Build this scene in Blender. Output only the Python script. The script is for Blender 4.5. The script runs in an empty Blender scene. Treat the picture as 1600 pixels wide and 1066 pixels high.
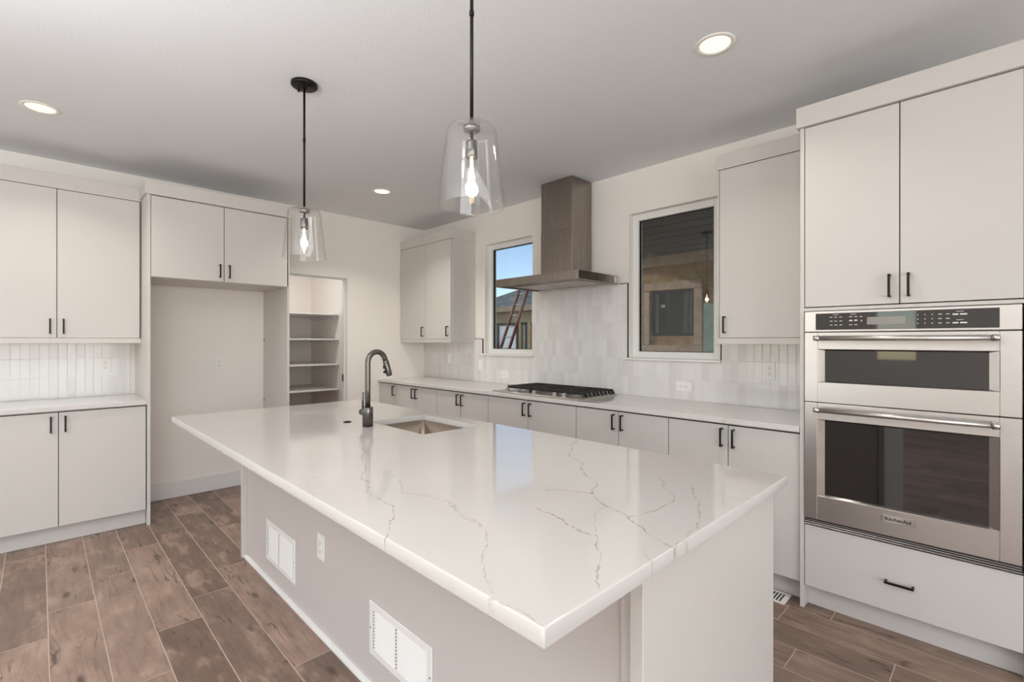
import bpy, bmesh, math, random
import numpy as np
from mathutils import Vector, Matrix
random.seed(7)
R = math.radians
S = bpy.context.scene
COL = S.collection
H = 2.712                                   # ceiling height

# ------------------------------------------------------------ camera
cd = bpy.data.cameras.new('camera'); cam = bpy.data.objects.new('camera', cd); COL.objects.link(cam)
cam.location = (5.0024, -3.3954, 1.3495)
cam.rotation_euler = (R(90), R(-0.04), R(45.518))
cd.sensor_fit = 'HORIZONTAL'; cd.sensor_width = 36.0; cd.lens = 752.42 * 36 / 1600
cd.clip_start = 0.05; cd.clip_end = 300
S.camera = cam

# ------------------------------------------------------------ world, colour management
S.view_settings.view_transform = 'Standard'; S.view_settings.look = 'None'
S.view_settings.exposure = 0.15; S.view_settings.gamma = 1.0; S.view_settings.use_curve_mapping = False
S.cycles.use_denoising = True
S.cycles.max_bounces = 14; S.cycles.diffuse_bounces = 7; S.cycles.glossy_bounces = 6
S.cycles.transparent_max_bounces = 16; S.cycles.sample_clamp_indirect = 6.0
S.cycles.caustics_reflective = False; S.cycles.caustics_refractive = False
W = bpy.data.worlds.new('sky'); S.world = W; W.use_nodes = True
wn = W.node_tree; wn.nodes.clear()
sky = wn.nodes.new('ShaderNodeTexSky'); sky.sky_type = 'NISHITA'; sky.sun_disc = False
sky.sun_elevation = R(38); sky.sun_rotation = R(200); sky.altitude = 1600; sky.air_density = 1.0; sky.dust_density = .6
bg = wn.nodes.new('ShaderNodeBackground'); bg.inputs[1].default_value = 0.185
wo = wn.nodes.new('ShaderNodeOutputWorld')
wn.links.new(sky.outputs[0], bg.inputs[0]); wn.links.new(bg.outputs[0], wo.inputs[0])

# ------------------------------------------------------------ large lights: daylight through the living-area openings, added ceiling fill and porch sun
def area(name, loc, rot, sx, sy, watts, col=(1, 1, 1), spread=180):
    l = bpy.data.lights.new(name, 'AREA'); l.shape = 'RECTANGLE'; l.size = sx; l.size_y = sy
    l.energy = watts; l.color = col; l.spread = R(spread)
    o = bpy.data.objects.new(name, l); COL.objects.link(o); o.location = loc; o.rotation_euler = rot
    return o
DAY = (.925, .968, 1.0)
area('daylight_right_window', (8.98, -4.4, 1.35), (0, R(97), 0), 2.2, 4.4, 135, DAY)        # faces -x, slightly up
area('daylight_front_window_left', (1.35, -8.98, 1.35), (R(97), 0, 0), 1.7, 2.2, 30, DAY)  # faces +y
area('daylight_front_window_right', (7.3, -8.98, 1.35), (R(97), 0, 0), 2.4, 2.2, 24, DAY)
area('ceiling_fill', (4.3, -4.9, 1.70), (R(180), 0, 0), 2.8, 2.2, 148, DAY)          # added fill aimed up, no real fixture; brightens the ceiling
sl = bpy.data.lights.new('porch_fill_sun', 'SUN'); sl.energy = .9; sl.angle = R(.6); sl.color = (1, .93, .82)  # added sun, angled in under the porch to brighten its wall
so_ = bpy.data.objects.new('porch_fill_sun', sl); COL.objects.link(so_); so_.rotation_euler = Vector((.9, .25, -.36)).to_track_quat('-Z', 'Y').to_euler()

# ------------------------------------------------------------ node helpers
class NT:
    def __init__(s, name):
        s.m = bpy.data.materials.new(name); s.m.use_nodes = True
        s.t = s.m.node_tree; s.t.nodes.clear()
        s.out = s.t.nodes.new('ShaderNodeOutputMaterial')
    def n(s, typ, **k):
        o = s.t.nodes.new(typ)
        for a, b in k.items(): setattr(o, a, b)
        return o
    def put(s, sock, v):
        if hasattr(v, 'links') or isinstance(v, bpy.types.NodeSocket): s.t.links.new(v, sock)
        else: sock.default_value = v
    def math(s, op, a, b=0.0, c=0.0):
        o = s.n('ShaderNodeMath', operation=op)
        s.put(o.inputs[0], a); s.put(o.inputs[1], b); s.put(o.inputs[2], c)
        return o.outputs[0]
    def mix(s, f, a, b, typ='MIX'):
        o = s.n('ShaderNodeMix', data_type='RGBA', blend_type=typ)
        s.put(o.inputs[0], f); s.put(o.inputs[6], a); s.put(o.inputs[7], b)
        return o.outputs[2]
    def coord(s):
        g = s.n('ShaderNodeNewGeometry'); sp = s.n('ShaderNodeSeparateXYZ')
        s.t.links.new(g.outputs['Position'], sp.inputs[0]); return sp.outputs, g.outputs['Position']
    def xyz(s, x, y, z=0.0):
        o = s.n('ShaderNodeCombineXYZ'); s.put(o.inputs[0], x); s.put(o.inputs[1], y); s.put(o.inputs[2], z); return o.outputs[0]
    def noise(s, vec, scale, detail=3, rough=.5, dist=0.0):
        o = s.n('ShaderNodeTexNoise'); s.put(o.inputs['Vector'], vec)
        o.inputs['Scale'].default_value = scale; o.inputs['Detail'].default_value = detail
        o.inputs['Roughness'].default_value = rough; o.inputs['Distortion'].default_value = dist
        return o.outputs[0]
    def white(s, vec):
        o = s.n('ShaderNodeTexWhiteNoise', noise_dimensions='3D'); s.put(o.inputs['Vector'], vec); return o.outputs[0], o.outputs[1]
    def ramp(s, v, stops, interp='LINEAR'):
        o = s.n('ShaderNodeValToRGB'); o.color_ramp.interpolation = interp
        e = o.color_ramp.elements
        while len(e) > 1: e.remove(e[0])
        e[0].position = stops[0][0]; e[0].color = stops[0][1]
        for p, c in stops[1:]:
            x = e.new(p); x.color = c
        s.put(o.inputs[0], v); return o.outputs[0]
    def step(s, v, lo, hi):
        o = s.n('ShaderNodeMapRange', interpolation_type='SMOOTHSTEP')
        s.put(o.inputs[0], v); o.inputs[1].default_value = lo; o.inputs[2].default_value = hi
        return o.outputs[0]
    def bump(s, h, strength=.3, dist=.002):
        o = s.n('ShaderNodeBump'); o.inputs['Strength'].default_value = strength; o.inputs['Distance'].default_value = dist
        s.put(o.inputs['Height'], h); return o.outputs[0]
    def bsdf(s, **k):
        o = s.n('ShaderNodeBsdfPrincipled')
        for a, b in k.items():
            key = {'color': 'Base Color', 'rough': 'Roughness', 'metal': 'Metallic', 'normal': 'Normal', 'ior': 'IOR', 'coat': 'Coat Weight',
                   'emit': 'Emission Color', 'estr': 'Emission Strength', 'aniso': 'Anisotropic', 'spec': 'Specular IOR Level', 'alpha': 'Alpha'}[a]
            s.put(o.inputs[key], b)
        s.t.links.new(o.outputs[0], s.out.inputs[0]); return s.m
def rgb(r, g, b):                            # sRGB 0-255 to linear
    f = lambda c: ((c / 255 + .055) / 1.055) ** 2.4 if c > 10 else c / 255 / 12.92
    return (f(r), f(g), f(b), 1)

def m_paint(name, col, rough=.4, bump=.0, scale=300):
    n = NT(name); _, P = n.coord()
    k = dict(color=n.mix(n.noise(P, 1.7, 2), col, tuple(c * .985 for c in col[:3]) + (1,)), rough=rough)
    if bump: k['normal'] = n.bump(n.noise(P, scale, 3), bump, .002)
    return n.bsdf(**k)
M = {}
M['cabinet'] = m_paint('cabinet_paint', rgb(208, 203, 197), .36)
M['wall'] = m_paint('wall_paint', rgb(240, 234, 227), .6, .12, 180)
M['ceiling'] = m_paint('ceiling_paint', rgb(230, 232, 234), .8, .5, 90)
M['trim'] = m_paint('trim_paint', rgb(232, 230, 226), .35)
M['shelf'] = m_paint('shelf_paint', rgb(232, 229, 226), .4)
M['island'] = m_paint('island_paint', rgb(205, 198, 193), .45, .06, 200)
M['white_plastic'] = m_paint('white_plastic', rgb(240, 238, 234), .3)
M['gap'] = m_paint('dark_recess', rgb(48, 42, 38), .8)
def simple(name, col, rough, metal=0, **k):
    n = NT(name); _, P = n.coord()
    c = n.mix(n.noise(P, 40, 2), col, tuple(x * .93 for x in col[:3]) + (1,))
    return n.bsdf(color=c, rough=rough, metal=metal, **k)
M['black'] = simple('black_metal', rgb(30, 27, 26), .38, .6)
M['black_plastic'] = simple('black_plastic', rgb(22, 21, 21), .35)
M['iron'] = simple('cast_iron', rgb(38, 37, 37), .5, .2)
M['pewter'] = simple('dark_pewter', rgb(112, 108, 103), .26, 1)
M['nickel'] = simple('nickel', rgb(150, 146, 142), .28, 1)
def m_steel(name, col, rough, axis='x', amt=.12):
    n = NT(name); (x, y, z), P = n.coord()
    v = {'x': n.xyz(n.math('MULTIPLY', x, 3), n.math('MULTIPLY', y, 3), n.math('MULTIPLY', z, 700)),
         'z': n.xyz(n.math('MULTIPLY', x, 500), n.math('MULTIPLY', y, 500), n.math('MULTIPLY', z, 2))}[axis]
    t = n.noise(v, 1, 3)
    c = n.mix(t, col, tuple(q * (1 - amt) for q in col[:3]) + (1,))
    return n.bsdf(color=c, rough=n.math('MULTIPLY_ADD', t, .08, rough), metal=1.0)
M['steel'] = m_steel('brushed_steel', rgb(214, 208, 203), .32)
M['steel_hood'] = m_steel('hood_steel', rgb(158, 148, 139), .24, 'z')
M['steel_sink'] = m_steel('sink_steel', rgb(178, 165, 152), .3)
M['chrome'] = simple('chrome', rgb(222, 219, 216), .1, 1)
def m_darkglass():
    n = NT('oven_glass'); _, P = n.coord()
    c = n.mix(n.noise(P, 6, 2), rgb(30, 27, 25), rgb(22, 20, 19))
    return n.bsdf(color=c, rough=.03, ior=1.95)
M['oven_glass'] = m_darkglass()
def m_glass(name, tint, ior, rough=0.0, boost=1.0):
    n = NT(name); f = n.n('ShaderNodeFresnel'); gm = n.n('ShaderNodeNewGeometry')
    n.put(f.inputs[0], n.math('MULTIPLY_ADD', gm.outputs['Backfacing'], 1 / ior - ior, ior))
    t = n.n('ShaderNodeBsdfTransparent'); t.inputs[0].default_value = tint
    g = n.n('ShaderNodeBsdfGlossy'); g.inputs['Roughness'].default_value = rough
    mx = n.n('ShaderNodeMixShader')
    n.put(mx.inputs[0], n.math('MINIMUM', n.math('MULTIPLY', f.outputs[0], boost), 1.0))
    n.t.links.new(t.outputs[0], mx.inputs[1]); n.t.links.new(g.outputs[0], mx.inputs[2]); n.t.links.new(mx.outputs[0], n.out.inputs[0])
    return n.m
M['pane'] = m_glass('window_pane', (.96, .97, .96, 1), 1.5)
M['clear_glass'] = m_glass('clear_glass', (.99, .99, .99, 1), 1.5)
def m_emit(name, col, strength):
    n = NT(name); e = n.n('ShaderNodeEmission'); e.inputs[0].default_value = col; e.inputs[1].default_value = strength
    n.t.links.new(e.outputs[0], n.out.inputs[0]); return n.m
M['lamp_lens'] = m_emit('lamp_lens', rgb(255, 234, 188), 1.7)
M['filament'] = m_emit('filament', (1, .70, .36, 1), 22)

def m_tile():
    n = NT('zellige_tile'); (x, y, z), P = n.coord()
    u = n.math('DIVIDE', n.math('ADD', x, y), .0505)
    v = n.math('DIVIDE', n.math('SUBTRACT', z, .920), .146)
    iu, iv = n.math('FLOOR', u), n.math('FLOOR', v)
    fu, fv = n.math('FRACT', u), n.math('FRACT', v)
    du = n.math('MULTIPLY', n.math('MINIMUM', fu, n.math('SUBTRACT', 1, fu)), .0505)
    dv = n.math('MULTIPLY', n.math('MINIMUM', fv, n.math('SUBTRACT', 1, fv)), .146)
    d = n.math('MINIMUM', du, dv)
    w, wc = n.white(n.xyz(iu, iv, 3.0))
    w2, _ = n.white(n.xyz(iu, iv, 9.0))
    tone = n.ramp(w, [(0, rgb(220, 216, 213)), (.35, rgb(226, 223, 220)), (.7, rgb(228, 226, 223)), (1, rgb(232, 230, 228))])
    streak = n.noise(n.xyz(n.math('MULTIPLY', n.math('ADD', x, y), 60), n.math('MULTIPLY', z, 9), w2), 1, 3)
    tone = n.mix(n.math('MULTIPLY', n.step(streak, .5, .8), .16), tone, rgb(204, 200, 197))
    g = n.math('SUBTRACT', 1, n.step(d, .0006, .0014))
    c = n.mix(g, tone, rgb(218, 214, 209))
    wav = n.noise(n.xyz(n.math('ADD', x, y), n.math('MULTIPLY', z, .6), w2), 26, 2)
    h = n.math('ADD', n.math('MULTIPLY', n.step(d, .0, .004), 1.0), n.math('MULTIPLY', wav, .8))
    return n.bsdf(color=c, rough=n.math('MULTIPLY_ADD', g, .4, .14), normal=n.bump(h, .2, .0010))
M['tile'] = m_tile()

def m_floor():
    n = NT('wood_plank_tile'); (x, y, z), P = n.coord()
    v = n.math('DIVIDE', n.math('ADD', y, 3.365 + .18 * 40), .18)
    row = n.math('FLOOR', v); fv = n.math('FRACT', v)
    k = n.math('DIVIDE', n.math('ADD', n.math('MODULO', row, 20.0), .5), 20.0)
    # joint position (m, modulo 1.2) of each row
    offs = {0: .49, 1: .22, 2: 1.06, 3: .83, 4: .55, 5: 1.04, 6: .30, 7: .86, 8: .12, 9: .60, 10: .95, 11: .33, 12: .77, 13: 1.09, 14: .64, 15: .82, 16: .20, 17: 1.0, 18: .40, 19: .77}
    off = n.ramp(k, [(i / 20, (offs[i] / 1.2,) * 3 + (1,)) for i in range(20)], 'CONSTANT')
    u = n.math('SUBTRACT', n.math('DIVIDE', n.math('ADD', x, 24.0), 1.2), off)
    iu = n.math('FLOOR', u); fu = n.math('FRACT', u)
    dv = n.math('MULTIPLY', n.math('MINIMUM', fv, n.math('SUBTRACT', 1, fv)), .18)
    du = n.math('MULTIPLY', n.math('MINIMUM', fu, n.math('SUBTRACT', 1, fu)), 1.2)
    d = n.math('MINIMUM', du, dv)
    w, _ = n.white(n.xyz(iu, row, 1.0)); w2, _ = n.white(n.xyz(iu, row, 5.0))
    tone = n.ramp(w, [(0, rgb(112, 91, 79)), (.25, rgb(126, 105, 92)), (.5, rgb(142, 119, 105)), (.75, rgb(154, 129, 114)), (1, rgb(120, 102, 92))])
    sx = n.math('ADD', x, n.math('MULTIPLY', w2, 37.0))
    warp = n.noise(n.xyz(n.math('MULTIPLY', sx, 1.3), n.math('MULTIPLY', y, 5), w2), 1, 3)
    yy = n.math('ADD', y, n.math('MULTIPLY', warp, .14))
    grain = n.noise(n.xyz(n.math('MULTIPLY', sx, 3.0), n.math('MULTIPLY', yy, 60), w2), 1, 5, .62)
    fine = n.noise(n.xyz(n.math('MULTIPLY', sx, 14), n.math('MULTIPLY', yy, 320), w2), 1, 3)
    blot = n.noise(n.xyz(n.math('MULTIPLY', sx, 4.5), n.math('MULTIPLY', y, 11), w2), 1, 4, .6)
    c = n.mix(n.math('MULTIPLY', n.step(grain, .45, .75), .45), tone, rgb(96, 78, 66))
    c = n.mix(n.math('MULTIPLY', n.step(blot, .5, .72), .5), c, rgb(98, 82, 73))
    c = n.mix(n.math('MULTIPLY', n.step(n.math('SUBTRACT', 1, blot), .48, .7), .55), c, rgb(182, 156, 140))
    c = n.mix(n.math('MULTIPLY', n.step(fine, .5, .8), .16), c, rgb(84, 68, 58))
    # knots and cracks
    vo = n.n('ShaderNodeTexVoronoi', feature='F1'); vo.inputs['Scale'].default_value = 1.0
    n.put(vo.inputs['Vector'], n.xyz(n.math('MULTIPLY', sx, 2.6), n.math('MULTIPLY', yy, 7.5), n.math('MULTIPLY', w2, 9)))
    kd = n.math('ADD', vo.outputs['Distance'], n.math('MULTIPLY', n.math('SUBTRACT', fine, .5), .10))
    knot = n.math('SUBTRACT', 1, n.step(kd, .03, .17))
    c = n.mix(n.math('MULTIPLY', knot, .8), c, rgb(62, 48, 40))
    cr = n.noise(n.xyz(n.math('MULTIPLY', sx, 2.2), n.math('MULTIPLY', yy, 17), n.math('ADD', w2, 4)), 1, 3, .5)
    line = n.math('SUBTRACT', 1, n.step(n.math('ABSOLUTE', n.math('SUBTRACT', cr, .5)), .003, .024))
    msk = n.step(n.noise(n.xyz(n.math('MULTIPLY', sx, 3), n.math('MULTIPLY', y, 9), n.math('ADD', w2, 8)), 1, 2), .5, .62)
    c = n.mix(n.math('MULTIPLY', n.math('MULTIPLY', line, msk), .75), c, rgb(66, 52, 44))
    g = n.math('SUBTRACT', 1, n.step(d, .0014, .0024))
    c = n.mix(g, c, rgb(190, 168, 152))
    h = n.math('SUBTRACT', n.math('MULTIPLY', n.step(d, .001, .003), 1.5), n.math('MULTIPLY', grain, .5))
    return n.bsdf(color=c, rough=n.math('MULTIPLY_ADD', grain, .16, .33), normal=n.bump(h, .25, .001))
M['floor'] = m_floor()

def m_quartz(veined):
    n = NT('veined_quartz' if veined else 'plain_quartz'); _, P = n.coord()
    base = n.mix(n.noise(P, 3.0, 3), *((rgb(200, 195, 190), rgb(194, 189, 184)) if veined else (rgb(222, 217, 212), rgb(214, 209, 204))))
    if veined:
        a = n.n('ShaderNodeAttribute', attribute_name='vein'); d = n.math('MULTIPLY', a.outputs['Fac'], .05)
        b = n.n('ShaderNodeAttribute', attribute_name='vein_strength'); s_ = b.outputs['Fac']
        nz = n.noise(P, 55, 4, .6); nl = n.noise(P, 14, 3)
        wid = n.math('MULTIPLY_ADD', n.step(nz, .35, .7), .0024, .0012)
        core = n.math('SUBTRACT', 1, n.math('MINIMUM', n.math('DIVIDE', d, n.math('MULTIPLY', wid, 1.25)), 1))
        core = n.math('MULTIPLY', n.math('MULTIPLY', core, s_), n.step(nl, .28, .52))
        halo = n.math('MULTIPLY', n.math('MULTIPLY', n.math('POWER', n.math('SUBTRACT', 1, n.math('MINIMUM', n.math('DIVIDE', d, .018), 1)), 2.0), s_), n.math('MULTIPLY', nz, .28))
        c = n.mix(halo, base, rgb(196, 186, 172))
        c = n.mix(n.math('MINIMUM', n.math('MULTIPLY', core, 1.25), .85), c, rgb(138, 129, 118))
    else:
        nz = n.noise(P, 2.2, 4, .6, 1.2)
        line = n.math('SUBTRACT', 1, n.step(n.math('ABSOLUTE', n.math('SUBTRACT', nz, .5)), .0, .012))
        c = n.mix(n.math('MULTIPLY', n.math('MULTIPLY', line, n.step(n.noise(P, 5, 2), .5, .65)), .35), base, rgb(180, 170, 158))
    return n.bsdf(color=c, rough=.07, ior=1.55)
M['quartz_island'] = m_quartz(True); M['quartz'] = m_quartz(False)

def m_siding(name, a, b, axis, pitch, gapw=.006):
    n = NT(name); xyz_, P = n.coord(); t = n.math('DIVIDE', n.math('ADD', xyz_['xyz'.index(axis)], 20), pitch)
    f = n.math('FRACT', t); d = n.math('MULTIPLY', n.math('MINIMUM', f, n.math('SUBTRACT', 1, f)), pitch)
    x = xyz_[0]
    g = n.noise(n.xyz(n.math('MULTIPLY', x, 2), n.math('MULTIPLY', xyz_[1], 22), n.math('FLOOR', t)), 1, 4)
    c = n.mix(n.step(g, .3, .75), a, b)
    c = n.mix(n.math('SUBTRACT', 1, n.step(d, gapw * .5, gapw)), c, rgb(20, 20, 22))
    return n.bsdf(color=c, rough=.6)
M['soffit'] = m_siding('porch_ceiling_boards', rgb(146, 146, 152), rgb(112, 112, 118), 'y', .30, .014)
def m_mottled(name, a, b, scale, rough=.8):
    n = NT(name); _, P = n.coord()
    return n.bsdf(color=n.mix(n.step(n.noise(P, scale, 5, .6, .6), .3, .7), a, b), rough=rough, normal=n.bump(n.noise(P, scale * 6, 3), .3, .01))
M['stucco'] = m_mottled('tan_sheathing', rgb(206, 170, 118), rgb(176, 138, 88), 5)
M['lumber'] = m_mottled('tan_lumber', rgb(236, 206, 174), rgb(214, 182, 150), 9)
M['tan_fascia'] = m_mottled('tan_fascia', rgb(170, 148, 118), rgb(150, 130, 102), 3)
def m_shingle():
    n = NT('grey_shingles'); (x, y, z), P = n.coord()
    b = n.n('ShaderNodeTexBrick'); n.put(b.inputs['Vector'], n.xyz(n.math('ADD', x, n.math('MULTIPLY', y, .2)), n.math('ADD', n.math('MULTIPLY', z, 1.6), n.math('MULTIPLY', y, .3))))
    b.inputs['Color1'].default_value = rgb(150, 152, 138); b.inputs['Color2'].default_value = rgb(116, 120, 108); b.inputs['Mortar'].default_value = rgb(60, 66, 66)
    b.inputs['Scale'].default_value = 1; b.inputs['Brick Width'].default_value = .3; b.inputs['Row Height'].default_value = .16; b.inputs['Mortar Size'].default_value = .012
    return n.bsdf(color=b.outputs[0], rough=.9)
M['shingle'] = m_shingle()
M['dirt'] = m_mottled('bare_ground', rgb(140, 122, 100), rgb(112, 96, 78), 2)
M['ladder_red'] = simple('ladder_rail', rgb(128, 48, 34), .5)
M['aluminium'] = simple('ladder_rung', rgb(190, 190, 188), .4, .5)
M['dark_frame'] = simple('dark_window_frame', rgb(24, 22, 22), .5)
def m_ext():
    n = NT('curtained_window_glass'); (x, y, z), P = n.coord()
    st = n.noise(n.xyz(n.math('MULTIPLY', x, 9), 0.0, n.math('MULTIPLY', z, .15)), 1, 3, .6)
    return n.bsdf(color=n.mix(n.step(st, .46, .66), rgb(34, 40, 34), rgb(128, 146, 126)), rough=.05, ior=1.45)
M['ext_glass'] = m_ext()
M['house_wrap'] = m_mottled('pale_green_wrap', rgb(196, 222, 206), rgb(164, 198, 182), 6)
M['window_white'] = simple('white_vinyl', rgb(236, 235, 232), .35)

# ------------------------------------------------------------ mesh builder
class MB:
    def __init__(s): s.bm = bmesh.new()
    def box(s, x0, x1, y0, y1, z0, z1, bev=.0012, seg=1):
        x0, x1 = sorted((x0, x1)); y0, y1 = sorted((y0, y1)); z0, z1 = sorted((z0, z1))
        t = bmesh.new(); bmesh.ops.create_cube(t, size=1)
        for v in t.verts: v.co = Vector(((x0 + x1) / 2 + v.co.x * (x1 - x0), (y0 + y1) / 2 + v.co.y * (y1 - y0), (z0 + z1) / 2 + v.co.z * (z1 - z0)))
        b = min(bev, .3 * min(x1 - x0, y1 - y0, z1 - z0))
        if b > 1e-5: bmesh.ops.bevel(t, geom=t.edges[:], offset=b, segments=seg, affect='EDGES', profile=.5)
        s.join(t); return s
    def join(s, t, mat=None, smooth=False):
        if mat is not None: bmesh.ops.transform(t, matrix=mat, verts=t.verts)
        mp = {v: s.bm.verts.new(v.co) for v in t.verts}
        for f in t.faces:
            try:
                g = s.bm.faces.new([mp[v] for v in f.verts]); g.smooth = smooth or f.smooth
            except ValueError: pass
        t.free(); return s
    def cyl(s, p0, p1, r, r2=None, seg=20, caps=True):
        p0, p1 = Vector(p0), Vector(p1); d = p1 - p0
        t = bmesh.new(); bmesh.ops.create_cone(t, cap_ends=caps, segments=seg, radius1=r, radius2=r if r2 is None else r2, depth=d.length)
        for f in t.faces: f.smooth = len(f.verts) == 4
        m = Matrix.Translation((p0 + p1) / 2) @ d.to_track_quat('Z', 'Y').to_matrix().to_4x4()
        s.join(t, m); return s
    def tube(s, pts, r, seg=16, caps=True):
        pts = [Vector(p) for p in pts]; rr = r if isinstance(r, (list, tuple)) else [r] * len(pts)
        rings = []; up = None
        for i, p in enumerate(pts):
            a = pts[max(i - 1, 0)]; b = pts[min(i + 1, len(pts) - 1)]; d = (b - a).normalized()
            if up is None: up = d.orthogonal().normalized()
            up = (up - d * up.dot(d)).normalized(); side = d.cross(up)
            rings.append([s.bm.verts.new(p + (up * math.cos(t) + side * math.sin(t)) * rr[i]) for t in (2 * math.pi * k / seg for k in range(seg))])
        for a, b in zip(rings, rings[1:]):
            for k in range(seg):
                f = s.bm.faces.new((a[k], a[(k + 1) % seg], b[(k + 1) % seg], b[k])); f.smooth = True
        if caps: s.bm.faces.new(rings[0][::-1]); s.bm.faces.new(rings[-1])
        return s
    def lathe(s, prof, cx, cy, seg=48, closed=False):
        rings = []
        for r, z in prof:
            if r < 1e-6: rings.append([s.bm.verts.new((cx, cy, z))])
            else: rings.append([s.bm.verts.new((cx + r * math.cos(2 * math.pi * k / seg), cy + r * math.sin(2 * math.pi * k / seg), z)) for k in range(seg)])
        pairs = list(zip(rings, rings[1:])) + ([(rings[-1], rings[0])] if closed else [])
        for a, b in pairs:
            for k in range(seg):
                k2 = (k + 1) % seg
                if len(a) == 1 and len(b) == 1: continue
                if len(a) == 1: f = s.bm.faces.new((a[0], b[k2], b[k]))
                elif len(b) == 1: f = s.bm.faces.new((a[k], a[k2], b[0]))
                else: f = s.bm.faces.new((a[k], a[k2], b[k2], b[k]))
                f.smooth = True
        return s
    def poly(s, pts, faces):
        vs = [s.bm.verts.new(p) for p in pts]
        for f in faces: s.bm.faces.new([vs[i] for i in f])
        return s
    def prism(s, base, top):
        n = len(base); vs = [s.bm.verts.new(p) for p in list(base) + list(top)]
        s.bm.faces.new(vs[:n][::-1]); s.bm.faces.new(vs[n:])
        for i in range(n): s.bm.faces.new((vs[i], vs[(i + 1) % n], vs[n + (i + 1) % n], vs[n + i]))
        return s
    def build(s, name, mat, parent=None, loc=None, mats=None):
        off = Vector(parent['_o']) if parent is not None else Vector(loc or (0, 0, 0))
        for v in s.bm.verts: v.co -= off
        bmesh.ops.recalc_face_normals(s.bm, faces=s.bm.faces)
        me = bpy.data.meshes.new(name); s.bm.to_mesh(me); s.bm.free()
        for m_ in ([mat] if not isinstance(mat, (list, tuple)) else mat): me.materials.append(m_)
        o = bpy.data.objects.new(name, me); COL.objects.link(o)
        if parent is not None: o.parent = parent
        else: o.location = off
        o['_o'] = tuple(off)
        return o
def tag(o, label, cat, group=None, kind=None):
    o['label'] = label; o['category'] = cat
    if group: o['group'] = group
    if kind: o['kind'] = kind
    return o
def thing(name, loc, label, cat, group=None):
    o = bpy.data.objects.new(name, None); COL.objects.link(o); o.location = loc; o['_o'] = tuple(loc); o.empty_display_size = .1
    return tag(o, label, cat, group)
def struct(name, mb, mat, label=None):
    o = mb.build(name, mat); o['kind'] = 'structure'
    if label: o['label'] = label
    return o

# ------------------------------------------------------------ room shell
struct('floor', MB().box(-2.05, 9.1, -9.1, .16, -.12, 0, 0), M['floor'], 'brown wood-look plank tile floor with pale grout lines')
struct('ceiling', MB().box(-2.05, 9.15, -9.15, .16, H, H + .12, 0), M['ceiling'], 'off-white lightly textured ceiling')
WT = .15
W1 = (1.136, 1.828, 1.214, 2.371); W2 = (2.892, 3.604, 1.214, 2.371)
b = MB(); zs0, zs1 = W1[2], W1[3]
for x0, x1 in ((-.12, W1[0]), (W1[1], W2[0]), (W2[1], 9.0)): b.box(x0, x1, 0, WT, 0, H, 0)
for w in (W1, W2): b.box(w[0], w[1], 0, WT, 0, zs0, 0); b.box(w[0], w[1], 0, WT, zs1, H, 0)
struct('wall_back', b, M['wall'], 'off-white kitchen wall behind the cooktop with two windows')
b = MB(); DY0, DY1, DZ = -1.76, -.990, 2.040
b.box(-.12, 0, -9.0, DY0, 0, H, 0); b.box(-.12, 0, DY1, 0, 0, H, 0); b.box(-.12, 0, DY0, DY1, DZ, H, 0)
struct('wall_left', b, M['wall'], 'off-white wall with fridge alcove and pantry doorway')
b = MB()                                     # living-area walls with their window openings
b.box(9.0, 9.15, -9, -6.7, 0, H, 0); b.box(9.0, 9.15, -2.1, .15, 0, H, 0); b.box(9.0, 9.15, -6.7, -2.1, 0, .2, 0); b.box(9.0, 9.15, -6.7, -2.1, 2.5, H, 0)
struct('wall_right', b, M['wall'])
b = MB(); FO = ((.5, 2.2, .2, 2.5), (3.30, 3.98, .95, 2.3), (6.1, 8.5, .2, 2.5))
for x0, x1 in ((-.12, .5), (2.2, 3.30), (3.98, 6.1), (8.5, 9.15)): b.box(x0, x1, -9.15, -9, 0, H, 0)
for x0, x1, z0, z1 in FO: b.box(x0, x1, -9.15, -9, 0, z0, 0); b.box(x0, x1, -9.15, -9, z1, H, 0)
struct('wall_front', b, M['wall'])
b = MB(); b.box(-2.05, -1.93, -2.6, -.5, 0, H, 0); b.box(-1.93, -.12, -.62, -.5, 0, H, 0); b.box(-1.93, -.12, -2.72, -2.6, 0, H, 0)
struct('wall_pantry', b, M['wall'], 'pale walls inside the pantry')
# pantry doorway: jamb lining and flat stop
b = MB()
b.box(-.121, .0006, DY1 - .012, DY1 + .0005, 0, DZ, .0005); b.box(-.121, .0006, DY0 - .0005, DY0 + .012, 0, DZ, .0005); b.box(-.121, .0006, DY0 + .012, DY1 - .012, DZ - .012, DZ + .0005, .0005)
b.box(-.075, -.045, DY1 - .024, DY1 - .012, 0, DZ - .012, .001); b.box(-.075, -.045, DY0 + .012, DY0 + .024, 0, DZ - .012, .001); b.box(-.075, -.045, DY0 + .024, DY1 - .024, DZ - .024, DZ - .012, .001)
d1 = struct('door_1', b, M['trim'], 'white open pantry doorway frame')
b = MB().box(-.068, -.050, DY1 - .036, DY1 - .0305, .905, .985, .001); b.build('strike_plate', M['black'], d1)
struct('baseboard_left', MB().box(0, .016, -2.808, -1.852, 0, .139, .003).box(0, .016, -.925, -.66, 0, .139, .003).box(0, .016, -9, -3.80, 0, .139, .003), M['trim'], 'white baseboard along the left wall')
struct('baseboard_back', MB().box(5.10, 9, -.016, 0, 0, .139, .003), M['trim'])
struct('baseboard_right', MB().box(8.984, 9, -9, -.016, 0, .139, .003), M['trim'])
struct('baseboard_front', MB().box(0, 8.984, -9, -8.984, 0, .139, .003), M['trim'])

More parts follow.
